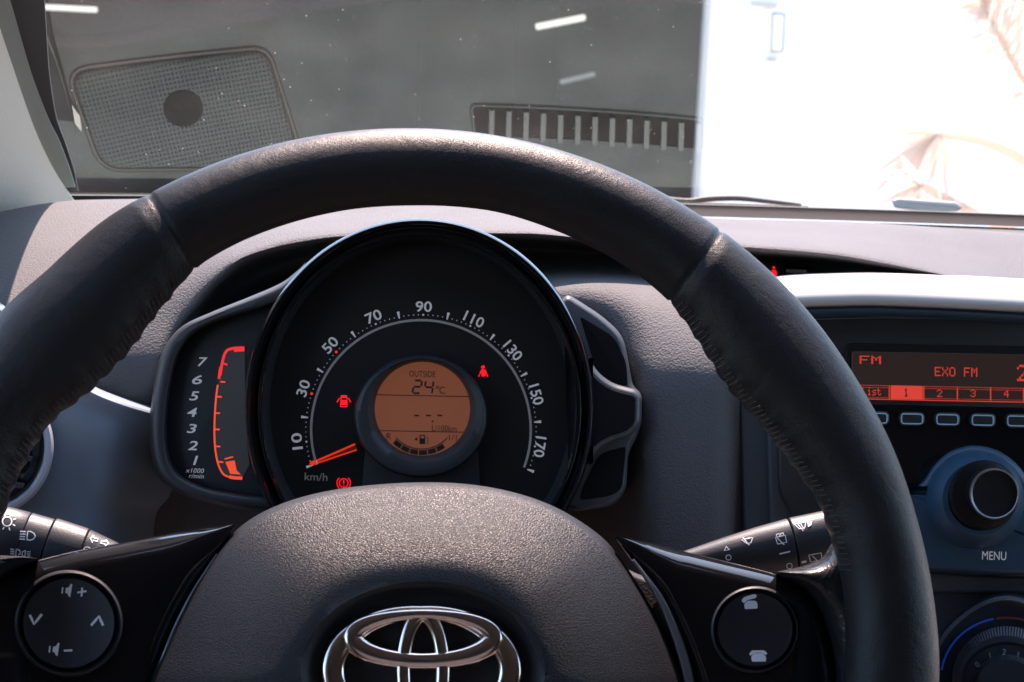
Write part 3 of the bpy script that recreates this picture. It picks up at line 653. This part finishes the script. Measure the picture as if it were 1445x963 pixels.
I_.done('speed_symbols', M['white'], wt)

# ------------------------------------------------------------------ steering wheel
WP = Plane(597, 912, .50, 24)
whl = thing('steering_wheel', 'black leather steering wheel with chrome emblem, filling the foreground', 'steering wheel', WP.p)
OUT = [(-180, 735), (-90, 728), (-30, 733), (-4, 727), (7, 720), (18, 716), (27.7, 716), (40, 717), (54, 719), (72, 722), (90, 727), (105, 734), (121, 743), (128, 748), (134, 748), (142, 757), (160, 760), (180, 755), (270, 728)]
INN = [(-180, 615), (-90, 590), (-30, 592), (-4, 596), (7, 600), (15, 598), (19, 597), (25, 585), (33, 572), (40, 567), (46, 577), (52, 594), (54.5, 600), (60, 608), (73, 619), (82.5, 625), (90, 625), (101, 628), (113, 629), (119, 627), (122, 622), (127, 607), (136, 590), (142, 594), (150, 616), (160, 622), (180, 615), (270, 590)]
def rim():
    V = []; Fc = []; N = 900; m = 36
    for i in range(N):
        a = -150+360*i/N; a_ = a if a >= -180 else a+360
        if a_ > 180: a_ -= 360
        ro_, ri_ = interp(OUT, a_)[0], interp(INN, a_)[0]
        c = radians(a_); g = 0
        for sa in (54.3, 121.3): g = max(g, math.exp(-((a_-sa)/.24)**2))
        laced = (sst(8, 14, a_)*(1-sst(52.5, 54, a_)))+sst(121.7, 123.5, a_)*(1-sst(165, 172, a_))
        rc = (ro_+ri_)/2; hw = (ro_-ri_)/2
        ctr = WP.pt(597+rc*cos(c), 912-rc*sin(c)); eo = WP.pt(597+ro_*cos(c), 912-ro_*sin(c)); rad = (eo-ctr).length; e1 = (eo-ctr).normalized()
        dep = .0152+.0012*laced
        for k in range(m):
            p = 2*pi*k/m; x = rad*cos(p); z = dep*sin(p)
            s = 1-g*.06
            inn_ = max(0, -cos(p))**9
            s += laced*inn_*.026*sin(radians(a_)*112+.6*sin(a_*1.7))
            s += .006*sin(a_*.31+k*.5)*laced
            V.append(ctr+e1*x*s+WP.n*z*s)
    for i in range(N):
        j = (i+1) % N
        for k in range(m): l = (k+1) % m; Fc.append((i*m+k, j*m+k, j*m+l, i*m+l))
    return mesh('rim', V, Fc, M['leather'], whl, ang=80)
rim()
def stitches():
    for lo_a, hi_a in ((10, 53.6), (122.2, 166)):
        V = []; Fc = []; n = int((hi_a-lo_a)/.75)
        for i in range(n):
            pts = []
            for k in range(4):
                a_ = lo_a+(hi_a-lo_a)*(i+.18*k)/n; p = radians(153+k*9); c = radians(a_)
                ro_, ri_ = interp(OUT, a_)[0], interp(INN, a_)[0]; rc = (ro_+ri_)/2
                ctr = WP.pt(597+rc*cos(c), 912-rc*sin(c)); e = WP.pt(597+ro_*cos(c), 912-ro_*sin(c))-ctr
                pts.append(ctr+e*cos(p)*1.01+WP.n*.0166*sin(p))
            v, f = tube(pts, .00022, 5); b = len(V); V += v; Fc += [tuple(q+b for q in t) for t in f]
        mesh('stitching', V, Fc, M['thread'], whl)
stitches()
hub = plate('hub_plate', WP, rnd([(300, 800), (400, 735), (597, 708), (800, 730), (870, 800), (1010, 850), (1000, 1250), (190, 1250), (190, 830)], 50), -.056, -.08, 8, .005, M['shroud'], whl)
PO = crv([(205, 990), (236, 905), (288, 806), (334, 748), (395, 712), (480, 690), (590, 681), (680, 686), (760, 706), (822, 738), (868, 778), (915, 850), (950, 925), (968, 990), (960, 1100), (850, 1190), (597, 1220), (330, 1190), (220, 1100)], 10)
def padmesh():
    c = (597, 950); S = [1.0, .996, .99, .983, .975, .965, .95, .93, .9, .87, .83, .79, .75, .7, .66, .62, .58, .54, .5, .47]
    LH = []
    LH.append((PO, -.058))
    for s in S:
        t = max(0, (s-.47)/.53); h = -.027*t**1.7-.007*max(0, (s-.965)/.035)**2
        LH.append(([(c[0]+(x-c[0])*s, c[1]+(y-c[1])*s) for x, y in PO], h))
    ringb = [(c[0]+(x-c[0])*.47, c[1]+(y-c[1])*.47) for x, y in PO]
    dish = []
    for x, y in ringb:
        a = atan2(y-947, x-597); dish.append((597+172*cos(a), 947+126*sin(a)))
    LH.append((dish, .0006))
    return loops('airbag_cover', WP, LH, M['pad'], whl, ang=80), dish
pad, dish = padmesh()
LH = [(dish, .0006)]
for t, h in ((.98, -.0002), (.94, -.0025), (.9, -.005), (.85, -.007), (.75, -.0085), (.5, -.009), (.2, -.009)):
    LH.append(([(597+(x-597)*t, 947+(y-947)*t) for x, y in dish], h))
dsh = loops('emblem_dish', WP, LH, M['dish'], whl, cap1=True, ang=80)
emb = None
def eltube(cx, cy, rx, ry, wpx, h, n=120, taper=None):
    V = []; Fc = []; m = 14
    for i in range(n):
        a = 2*pi*i/n; p = WP.pt(cx+rx*cos(a), cy-ry*sin(a), h)
        nrm = Vector((cos(a)/rx, sin(a)/ry)).normalized(); wv = wpx*(taper(a) if taper else 1)
        qd = WP.pt(cx+rx*cos(a)+nrm.x*wv, cy-ry*sin(a)-nrm.y*wv, h); e1 = qd-p
        for k in range(m):
            t = 2*pi*k/m; sx = math.copysign(abs(cos(t))**.8, cos(t)); V.append(p+e1*sx+WP.n*(.0026*math.copysign(abs(sin(t))**.45, sin(t))))
    for i in range(n):
        j = (i+1) % n
        for k in range(m): l = (k+1) % m; Fc.append((i*m+k, j*m+k, j*m+l, i*m+l))
    return V, Fc
EV, EF = [], []
for a in ((595, 947, 125, 83, 13, -.0035, 120, lambda a: .75+.55*abs(cos(a))), (597, 900, 99, 33, 12, -.0028, 120, lambda a: .65+.5*abs(cos(a))**2+.35*(sin(a) < 0)*abs(sin(a))), (597, 947, 28, 78, 10.5, -.0031, 120, None)):
    v, f = eltube(*a); b = len(EV); EV += v; EF += [tuple(q+b for q in t) for t in f]
mesh('emblem', EV, EF, M['chrome'], whl, ang=60)
# right spoke
rs = rnd([(866, 756), (900, 762), (1000, 787), (1100, 810), (1150, 832), (1172, 870), (1188, 940), (1196, 1180), (1010, 1180), (985, 985), (952, 895), (915, 825)], [6, 20, 40, 40, 30, 40, 40, 5, 5, 40, 40, 40], 6)
SHARP[:] = [(866, 756)]
sp = plate('spoke', WP, rs, -.030, -.055, 26, .012, M['piano'], whl, steps=9)
tr = crv([(893, 790, 2), (930, 842, 4.5), (955, 900, 6), (970, 950, 7), (980, 1010, 7)], 8, False)
plate('spoke_trim', WP, [(x+w_, y-w_*.5) for x, y, w_ in tr]+[(x-w_, y+w_*.5) for x, y, w_ in reversed(tr)], -.029, -.05, 3, .002, M['silver'], whl)
ls_ = rnd([(-150, 880), (-20, 812), (50, 791), (100, 779), (175, 766), (250, 751), (332, 740), (318, 770), (283, 822), (250, 880), (226, 940), (205, 1180), (-150, 1180)], [10, 40, 40, 40, 40, 40, 3, 30, 40, 40, 40, 10, 10], 6)
SHARP[:] = [(332, 740)]
plate('spoke', WP, ls_, -.030, -.055, 26, .012, M['piano'], whl, steps=9)
SHARP[:] = []
tr = crv([(306, 782, 1.2), (268, 842, 1.6), (238, 905, 1.8), (214, 975, 2), (206, 1040, 2)], 8, False)
plate('spoke_trim', WP, [(x+w_, y+w_*.5) for x, y, w_ in tr]+[(x-w_, y-w_*.5) for x, y, w_ in reversed(tr)], -.030, -.05, 1, .001, M['silver'], whl)
# leather web where the rim meets the spokes
SHARP[:] = [(1092, 808), (56, 789)]
plate('leather_web', WP, rnd([(1092, 808), (1135, 799), (1160, 790), (1176, 762), (1230, 730), (1270, 860), (1270, 1180), (1190, 1180), (1178, 920), (1158, 858), (1136, 829)], [6, 20, 26, 24, 10, 10, 5, 5, 40, 30, 20], 6), -.013, -.05, 38, .016, M['leather_fold'], whl, steps=7)
plate('leather_web', WP, rnd([(-180, 770), (-60, 780), (-10, 784), (30, 785), (56, 789), (20, 802), (-10, 822), (-60, 860), (-180, 900)], [5, 20, 20, 20, 4, 20, 20, 20, 5], 6), -.022, -.05, 10, .010, M['leather_fold'], whl, steps=6)
SHARP[:] = []
# button pads
def bpad(cx, cy, r):
    o = loops('button_pad', WP, [(q, h-.0158) for q, h in [(ell(cx, cy, r, r*.98), -.0145), (ell(cx, cy, r*.985, r*.965), -.0115), (ell(cx, cy, r*.95, r*.93), -.011), (ell(cx, cy, r*.91, r*.89), -.0125), (ell(cx, cy, r*.875, r*.855), -.0145), (ell(cx, cy, r*.86, r*.84), -.0125), (ell(cx, cy, r*.83, r*.81), -.0112), (ell(cx, cy, r*.6, r*.58), -.0118), (ell(cx, cy, r*.2, r*.2), -.0121)]], M['button'], whl, cap1=True)
    return o, Ink(Surf(o), .0001)
b1, I_ = bpad(97, 880, 77)
def spk(x, y):
    I_.poly([(x-4, y-4), (x, y-5), (x+3, y-10), (x+5, y-9), (x+2, y+9), (x, y+8), (x-2, y+4), (x-5, y+3)])
    I_.line([(x-8.5, y-5), (x-9.5, y+4)], 2)
spk(97, 834); I_.line([(109, 836.5), (122, 834.5)], 2.6).line([(116, 829.5), (115, 842)], 2.6)
spk(79, 917); I_.line([(90, 918.5), (102, 918)], 2.8)
I_.line([(42, 868), (48, 881), (59, 867)], 3.6).line([(128.5, 883), (139.5, 870), (145.5, 883)], 3.6)
I_.done('volume_symbols', M['white'], b1)
b2, I_ = bpad(1066, 889, 63)
I_.poly(rnd([(1050, 853), (1055, 848), (1066, 848), (1069, 852), (1069, 859), (1051, 860)], 2)).poly(rnd([(1046, 848), (1050, 843), (1064, 838.5), (1068, 840), (1067, 844), (1055, 847), (1050, 852)], 2))
I_.poly(rnd([(1060, 927), (1064, 922), (1076, 922), (1081, 927), (1081, 934), (1061, 934)], 2)).poly(rnd([(1057, 923), (1061, 918), (1078, 918), (1083, 922), (1081, 925), (1075, 921.5), (1065, 921.5), (1059, 926)], 1.5))
I_.done('phone_symbols', M['white'], b2)

# ------------------------------------------------------------------ radio
rad_ = thing('car_radio', 'car radio with red lit display, preset buttons and menu knob under a white trim', 'radio', RP.pt(1350, 815))
tp = lambda pts: crv(pts, 8, False)
topo = tp([(1070, 402, 0), (1110, 396, 0), (1180, 393, 0), (1260, 393, 0), (1445, 402, 0), (1700, 420, 0)])
def hood(rows, nm, mt):
    V = []; Fc = []; n = len(topo)
    for dy, h in rows: V += [RP.pt(x, y+dy*(1+.0*(x > 0)), h) for x, y, _ in topo]
    for r in range(len(rows)-1):
        for i in range(n-1): Fc.append((r*n+i, r*n+i+1, (r+1)*n+i+1, (r+1)*n+i))
    return mesh(nm, V, Fc, mt, rad_, ang=60)
hood([(-8, -.06), (-4, -.03), (0, -.010), (4, .001), (10, .010), (18, .0155), (27, .0175), (34, .0175), (38, .016), (40, .012)], 'hood_trim', M['white_trim'])
hood([(40, .012), (44, .0155), (48, .0145), (52, .011), (55, .007)], 'hood_edge', M['radio_low'])
fo = rnd([(1094, 440), (1700, 452), (1700, 818), (1400, 816), (1300, 810), (1180, 795), (1130, 745), (1098, 700)], [6, 5, 5, 60, 60, 60, 60, 50], 8)
plate('face_panel', RP, fo, .004, -.03, 6, .003, M['radio'], rad_)
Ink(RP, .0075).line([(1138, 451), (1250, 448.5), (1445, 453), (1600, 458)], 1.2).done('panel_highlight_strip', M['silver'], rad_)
plate('display_bezel', RP, rnd([(1193, 484), (1600, 492), (1600, 568), (1193, 565)], [12, 3, 3, 6]), .0052, .003, 3, .001, M['knob'], rad_)
plate('display', RP, rnd([(1202, 496), (1600, 503), (1600, 566), (1202, 563)], 3), .0056, .004, 1, .0003, M['radioscr'], rad_)
X_ = Ink(RP, .006)
dots(X_, 'FM', 1213, 502-.02*1213, 2.75, 1.68, .02)
dots(X_, 'EXO FM', 1319, 518-.02*1319, 1.72, 1.86, .02)
dots(X_, '2', 1435, 515-.02*1435, 3.0, 3.3, .02)
dots(X_, 'List', 1217, 547-.02*1217, 1.15, 1.55, .02)
dots(X_, '2', 1322, 550-.02*1322, 1.5, 1.5, .02); dots(X_, '3', 1369.5, 550-.02*1369.5, 1.5, 1.5, .02); dots(X_, '4', 1416.5, 550.5-.02*1416.5, 1.5, 1.5, .02)
sk = .02; yl = lambda x, y: y+sk*(x-1205)
for x in (1255, 1303.5, 1351, 1398, 1444.5): X_.line([(x, yl(x, 543)), (x, yl(x, 563))], 2)
X_.line([(1205, 563), (1600, yl(1600, 563))], 1.6)
for x in range(1206, 1600, 3):
    if not 1256 < x < 1303:
        X_.rect(x, yl(x, 543), x+1.7, yl(x, 543)+1.3); X_.rect(x, yl(x, 546), x+1.7, yl(x, 546)+1.0); X_.rect(x, yl(x, 560), x+1.7, yl(x, 560)+1)
X_.done('display_text', M['rtext'], rad_)
Ink(RP, .0059).poly([(1257, yl(1257, 543)), (1302, yl(1302, 543)), (1302, yl(1302, 562)), (1257, yl(1257, 562))]).done('selected_preset', M['rblock'], rad_)
Z = Ink(RP, .0064); dots(Z, '1', 1275, 548-.02*1275+.0, 1.5, 1.7, .02); Z.done('preset_number', M['rtext_dark'], rad_)
plate('button_strip', RP, rnd([(1193, 569), (1600, 578), (1600, 690), (1290, 690), (1193, 640)], 8), .0048, .003, 1, .0003, M['piano'], rad_)
for i, x0 in enumerate((1219, 1269, 1319, 1369, 1419, 1469)):
    y0 = 581+.02*(x0-1269); bl = rnd([(x0, y0), (x0+36, y0+.7), (x0+36, y0+20.7), (x0, y0+20)], 8)
    b_ = plate('preset_button', RP, bl, .0068, .004, 2.5, .0012, M['radio'], rad_, steps=3)
    Ink(RP, .0072).line(inset(bl, 3.2), 1.7, True).done('button_outline', M['bluering'], b_)
dome = rnd([(1230, 680), (1272, 684), (1290, 690), (1303, 680), (1318, 655), (1340, 636), (1372, 627), (1408, 634), (1436, 654), (1456, 684), (1600, 692), (1600, 812), (1400, 812), (1300, 806), (1240, 790)], [5, 10, 12, 20, 20, 20, 24, 20, 20, 20, 5, 5, 40, 40, 30], 6)
plate('lower_panel', RP, dome, .0085, .002, 10, .004, M['radio_low'], rad_, steps=6)
loops('knob_shroud', RP, [(ell(1376, 706, 70, 70), .008), (ell(1377, 706, 66, 66), .012), (ell(1379, 707, 60, 60), .018), (ell(1382, 704, 52, 52), .022), (ell(1384, 702, 46, 47), .022)], M['radio_low'], rad_)
kn = loops('knob', RP, [(ell(1388, 699, 50, 50), .018), (ell(1388, 699, 49, 49), .024), (ell(1390, 698, 46, 47), .026), (ell(1398, 697, 37, 38), .027), (ell(1401, 697, 36, 37), .036), (ell(1403, 697, 35, 36), .040), (ell(1404, 697, 31, 33), .0413), (ell(1404.5, 697, 26, 28), .0411), (ell(1405, 697, 10, 11), .0410)], M['knob'], rad_, cap1=True)
loops('knob_ring', RP, [(ell(1403, 697, 35.2, 36.2), .0405), (ell(1403.4, 697, 33.5, 35), .0422), (ell(1404, 697, 31.5, 33.2), .0418)], M['silver'], kn)
Ink(RP, .0089).text('MENU', 1403, 784.5, H=12, W=34, rot=-1.5).done('menu_print', M['numeral'], rad_)

# ------------------------------------------------------------------ climate control
KP = Plane(1420, 940, .665, 20)
cc = thing('climate_control', 'black heater dial with blue and red arc, below the radio', 'heater control', KP.pt(1420, 1000))
base = [(1420+113*cos(a), 955-108*sin(a)-(10*max(0, sin(a))**8)) for a in (2*pi*i/96 for i in range(96))]
loops('dial_base', KP, [(base, -.03), (inset(base, 0), .001), (inset(base, 4), .004), (inset(base, 10), .005), (inset(base, 20), .003)], M['climate'], cc, cap1=True)
gr = lambda r, ry, k: [(1420+(r+(k if i % 2 else 0))*cos(2*pi*i/220), 958-(ry+(k if i % 2 else 0))*sin(2*pi*i/220)) for i in range(220)]
loops('dial_ring', KP, [(gr(76, 74, 0), .002), (gr(75, 73, 1.5), .010), (gr(66, 60, 1.5), .014), (gr(62, 52, 0), .0145), (gr(58, 48, 0), .0135)], M['climate'], cc, cap1=True, ang=25)
loops('dial_knob', KP, [(gr(44, 34, 0), .012), (gr(43, 33, 1.2), .024), (gr(38, 26, 1.2), .028), (gr(35, 23, 0), .028)], M['climate'], cc, cap1=True, ang=25)
Q = Ink(KP, .0045)
Q.arc(1420, 958, 92, 101, 172, 3, ry=86).done('cold_arc', M['blue'], cc); Q.arc(1420, 958, 92, 99, 20, 3, ry=86).done('warm_arc', M['red'], cc)
Q = Ink(KP, .0148)
for t, x, y, r in (('0', 1379, 938, 40), ('1', 1397, 925, 15), ('2', 1417, 920, -5), ('3', 1436, 924, -20)): Q.text(t, x, y, H=8, rot=r)
Q.done('fan_numbers', M['dim'], cc)

# ------------------------------------------------------------------ passenger belt warning in the dashboard tray
bw = thing('belt_indicator', 'small dark seat belt warning panel with red symbol in the dashboard tray', 'warning lamp', atY(1100, 392, .83))
BP = Plane(1100, 385, .82, 8)
plate('lamp_panel', BP, rnd([(1066, 371), (1099, 373), (1099, 398), (1066, 397)], 4), 0, -.01, 1.5, .001, M['frame'], bw)
Ink(BP, .0004).dot(1092, 378, 2).poly([(1089, 381), (1095, 381), (1097, 388), (1094, 392), (1089, 392), (1087, 388)]).dot(1077, 379, 1.8).poly([(1075, 382), (1080, 382), (1082, 389), (1074, 389)]).done('belt_symbol', M['warn'], bw)
Ink(BP, .0004).text('PASSENGER', 1124, 383, H=4.5, W=29, rot=-2).text('AIR BAG', 1124, 390.5, H=4.5, W=20, rot=-2).done('airbag_print', M['faint'], bw)

# ------------------------------------------------------------------ wipers outside the glass
wa = thing('windscreen_wiper', 'thin dark wiper arm lying along the foot of the windscreen', 'wiper', atY(985, 284, 1.14))
path = [atY(x, y, Y) for x, y, Y in crv([(940, 283, 1.15), (972, 285, 1.15), (1000, 281, 1.15), (1040, 280, 1.15), (1080, 284, 1.15), (1130, 290, 1.15)], 6, False)]
v, f = tube(path, lambda t: .0032-.0016*t); mesh('arm', v, f, M['seal'], wa)
path = [atY(x, y, 1.155) for x, y in ((955, 290), (1000, 289), (1090, 292), (1140, 294))]
v, f = tube(path, .0022); mesh('blade', v, f, M['seal'], wa)
wn = thing('wiper_pivot', 'grey ribbed wiper joint at the foot of the windscreen, in front of the palm', 'wiper', atY(1310, 300, 1.16))
JP = Plane(1310, 292, 1.16, 20)
plate('cap', JP, rnd([(1258, 283), (1266, 279), (1350, 285), (1359, 293), (1352, 299), (1300, 299), (1262, 294)], 4), .0, -.02, 4, .003, M['wiper'], wn)
plate('foot', JP, rnd([(1304, 298), (1341, 299), (1340, 306), (1304, 305)], 1), -.002, -.02, 1, .001, M['wiper'], wn)

# ------------------------------------------------------------------ outside: ground, dark garage, white wall, palm
box('ground', (-40, 1.95, -1.4), (60, 60, -1.3), M['ground'], kind='structure')
def Xat(px, py, Y): return atY(px, py, Y).x
JX = Xat(992, 140, 6.0)
gar = thing('garage', 'dark open garage seen through the left part of the windscreen', 'garage', (-4, 20, -1.3))
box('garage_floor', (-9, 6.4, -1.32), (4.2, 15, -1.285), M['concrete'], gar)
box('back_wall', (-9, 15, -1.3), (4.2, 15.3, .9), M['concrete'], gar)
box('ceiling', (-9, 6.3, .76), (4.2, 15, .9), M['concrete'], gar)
box('reflection_band_beam', (-9, 10, .5), (4.2, 10.4, .757), M['column'], gar)  # made-up beam in place of a dark reflected band
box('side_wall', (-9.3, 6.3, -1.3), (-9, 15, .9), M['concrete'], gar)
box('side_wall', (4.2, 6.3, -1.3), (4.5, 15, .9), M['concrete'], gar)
box('door_frame', (JX-.02, 5.96, -1.3), (JX, 6.02, .75), M['fitting'], gar)
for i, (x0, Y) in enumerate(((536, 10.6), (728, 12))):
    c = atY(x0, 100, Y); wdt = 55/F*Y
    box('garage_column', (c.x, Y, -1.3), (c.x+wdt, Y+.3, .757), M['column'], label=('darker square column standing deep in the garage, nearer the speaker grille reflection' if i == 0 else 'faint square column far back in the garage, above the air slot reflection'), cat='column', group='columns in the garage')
def lamp(px0, py0, px1, py1, Y, r, mt, label):
    A = atY(px0, py0, Y); B_ = atY(px1, py1, Y+.2); v, f = tube([A+(B_-A)*i/8 for i in range(9)], r)
    mesh('strip_light', v, f, mt, None, label=label, cat='strip light', group='strip lights in the garage')
lamp(-60, 4, 137, 14, 12.6, .022, M['tube'], 'long bright strip light at the upper left, beside the pillar')
lamp(758, 38, 824, 25, 11.6, .024, M['tube'], 'short bright tilted strip light high above the air slot reflection')
lamp(792, 116, 838, 105, 11.4, .017, M['reflection_tube'], 'faint low glowing tube in place of a reflected light, just above the air slot reflection')  # made-up glowing tube, stands in for a reflected light
hw = thing('house_wall', 'bright white rendered wall filling the right of the windscreen', 'wall', (JX+4, 6.1, -1.3))
box('wall', (JX, 6.0, -1.3), (JX+14, 6.05, .75), M['wall'], hw)
lp = thing('wall_fitting', 'pale upright wall box with a short bar above, fixed to the white wall', 'wall fitting', (Xat(1098, 45, 5.98), 5.98, atY(1098, 45, 5.98).z))
LP = Plane(1098, 45, 5.95, 0)
plate('case', LP, rnd([(1091, 20), (1107, 21), (1104, 73), (1089, 72)], 3), .0, -.06, 2, .01, M['wall'], lp)
loops('case_rim', LP, [(rnd([(1089, 18), (1109, 19), (1106, 75), (1087, 74)], 3), -.01), (rnd([(1091, 20), (1107, 21), (1104, 73), (1089, 72)], 3), .004)], M['fitting'], lp)
plate('bar', LP, rnd([(1058, 3), (1098, 5), (1096, 10), (1082, 12), (1076, 9), (1060, 8)], 2), .05, -.06, 1, .01, M['fitting'], lp)
plate('foot', LP, ell(1089, 84, 9, 3, 20), .02, -.06, 1, .01, M['fitting'], lp)
pt = thing('palm_tree', 'backlit palm with dry drooping fronds at the right edge of the windscreen', 'palm tree', (Xat(1700, 300, 4.6), 4.6, -1.3))
bx = pt.location.x
v, f = tube([Vector((bx+.05*sin(i), 4.6, -1.3+i*.28)) for i in range(10)], lambda t: .13-.04*t, 12); mesh('trunk', v, f, M['trunk'], pt)
def frond(path, ln, droop, seed, name='frond', step=.6):
    random.seed(seed); P = crv(path, 10, False); V = []; Fc = []
    pp = [atY(*p) for p in P]; v, f = tube(pp, lambda t: .012-.008*t, 6); V += v; Fc += f
    for i in range(1, len(pp)):
        for s in (-1, 1):
            t = (pp[i]-pp[i-1]).normalized(); sd = t.cross(Vector((0, 1, 0))).normalized()*s
            if random.random() < .12: continue
            l = ln*(.3+.9*random.random())*(1-.55*abs(i/len(pp)-.45))
            d = (sd*.75+t*.5+Vector((0, random.uniform(-.3, .3), -droop*random.uniform(.6, 1.2)))).normalized()
            a = pp[i]; m_ = a+d*l*.5; e = a+d*l+Vector((0, 0, -droop*l*.35)); wv = t*.011
            b = len(V); V += [a-wv, a+wv, m_+wv*1.2, e, m_-wv*1.2]; Fc.append((b, b+1, b+2, b+3, b+4))
    mesh(name, V, Fc, M['frond'], pt, smooth=False)
def fan(cx, cy, Y, seed, a0, a1, n, l0, l1, stem):     # a fan leaf: narrow blades spreading from the end of its stalk
    random.seed(seed); V, Fc = tube([atY(*p) for p in crv(stem, 8, False)], lambda t: .02-.008*t, 6)
    for k in range(n):
        a = radians(a0+(a1-a0)*(k+random.uniform(-.4, .4))/(n-1)); l = random.uniform(l0, l1); bw = random.uniform(2.5, 5.5); dp = random.uniform(.1, .3)
        c, s_ = cos(a), -sin(a); b = len(V); sag = .28*l*abs(c)
        q = lambda t, o: atY(cx+c*l*t-s_*o, cy+s_*l*t+c*o+sag*t*t, Y-dp*t)
        V += [q(0, -1), q(0, 1), q(.35, bw), q(.75, bw*.6), q(1, 0), q(.75, -bw*.6), q(.35, -bw)]; Fc.append(tuple(range(b, b+7)))
    mesh('fan_leaf', V, Fc, M['frond'], pt, smooth=False)
fan(1325, 190, 4.4, 11, 165, 295, 26, 50, 125, [(1640, 360, 4.6), (1480, 250, 4.5), (1400, 205, 4.4), (1325, 190, 4.4)])
fan(1300, 262, 4.2, 12, 120, 260, 15, 30, 75, [(1640, 380, 4.6), (1440, 330, 4.4), (1300, 262, 4.2)])
frond([(1620, 300, 4.6), (1500, 180, 4.2), (1450, 120, 4.1), (1415, 60, 4.0), (1385, 0, 4.0), (1360, -60, 4.0)], .12, .1, 3)
frond([(1620, 260, 4.6), (1540, 60, 4.2), (1470, -30, 4.1), (1420, -40, 4.0)], .24, 1.4, 4)
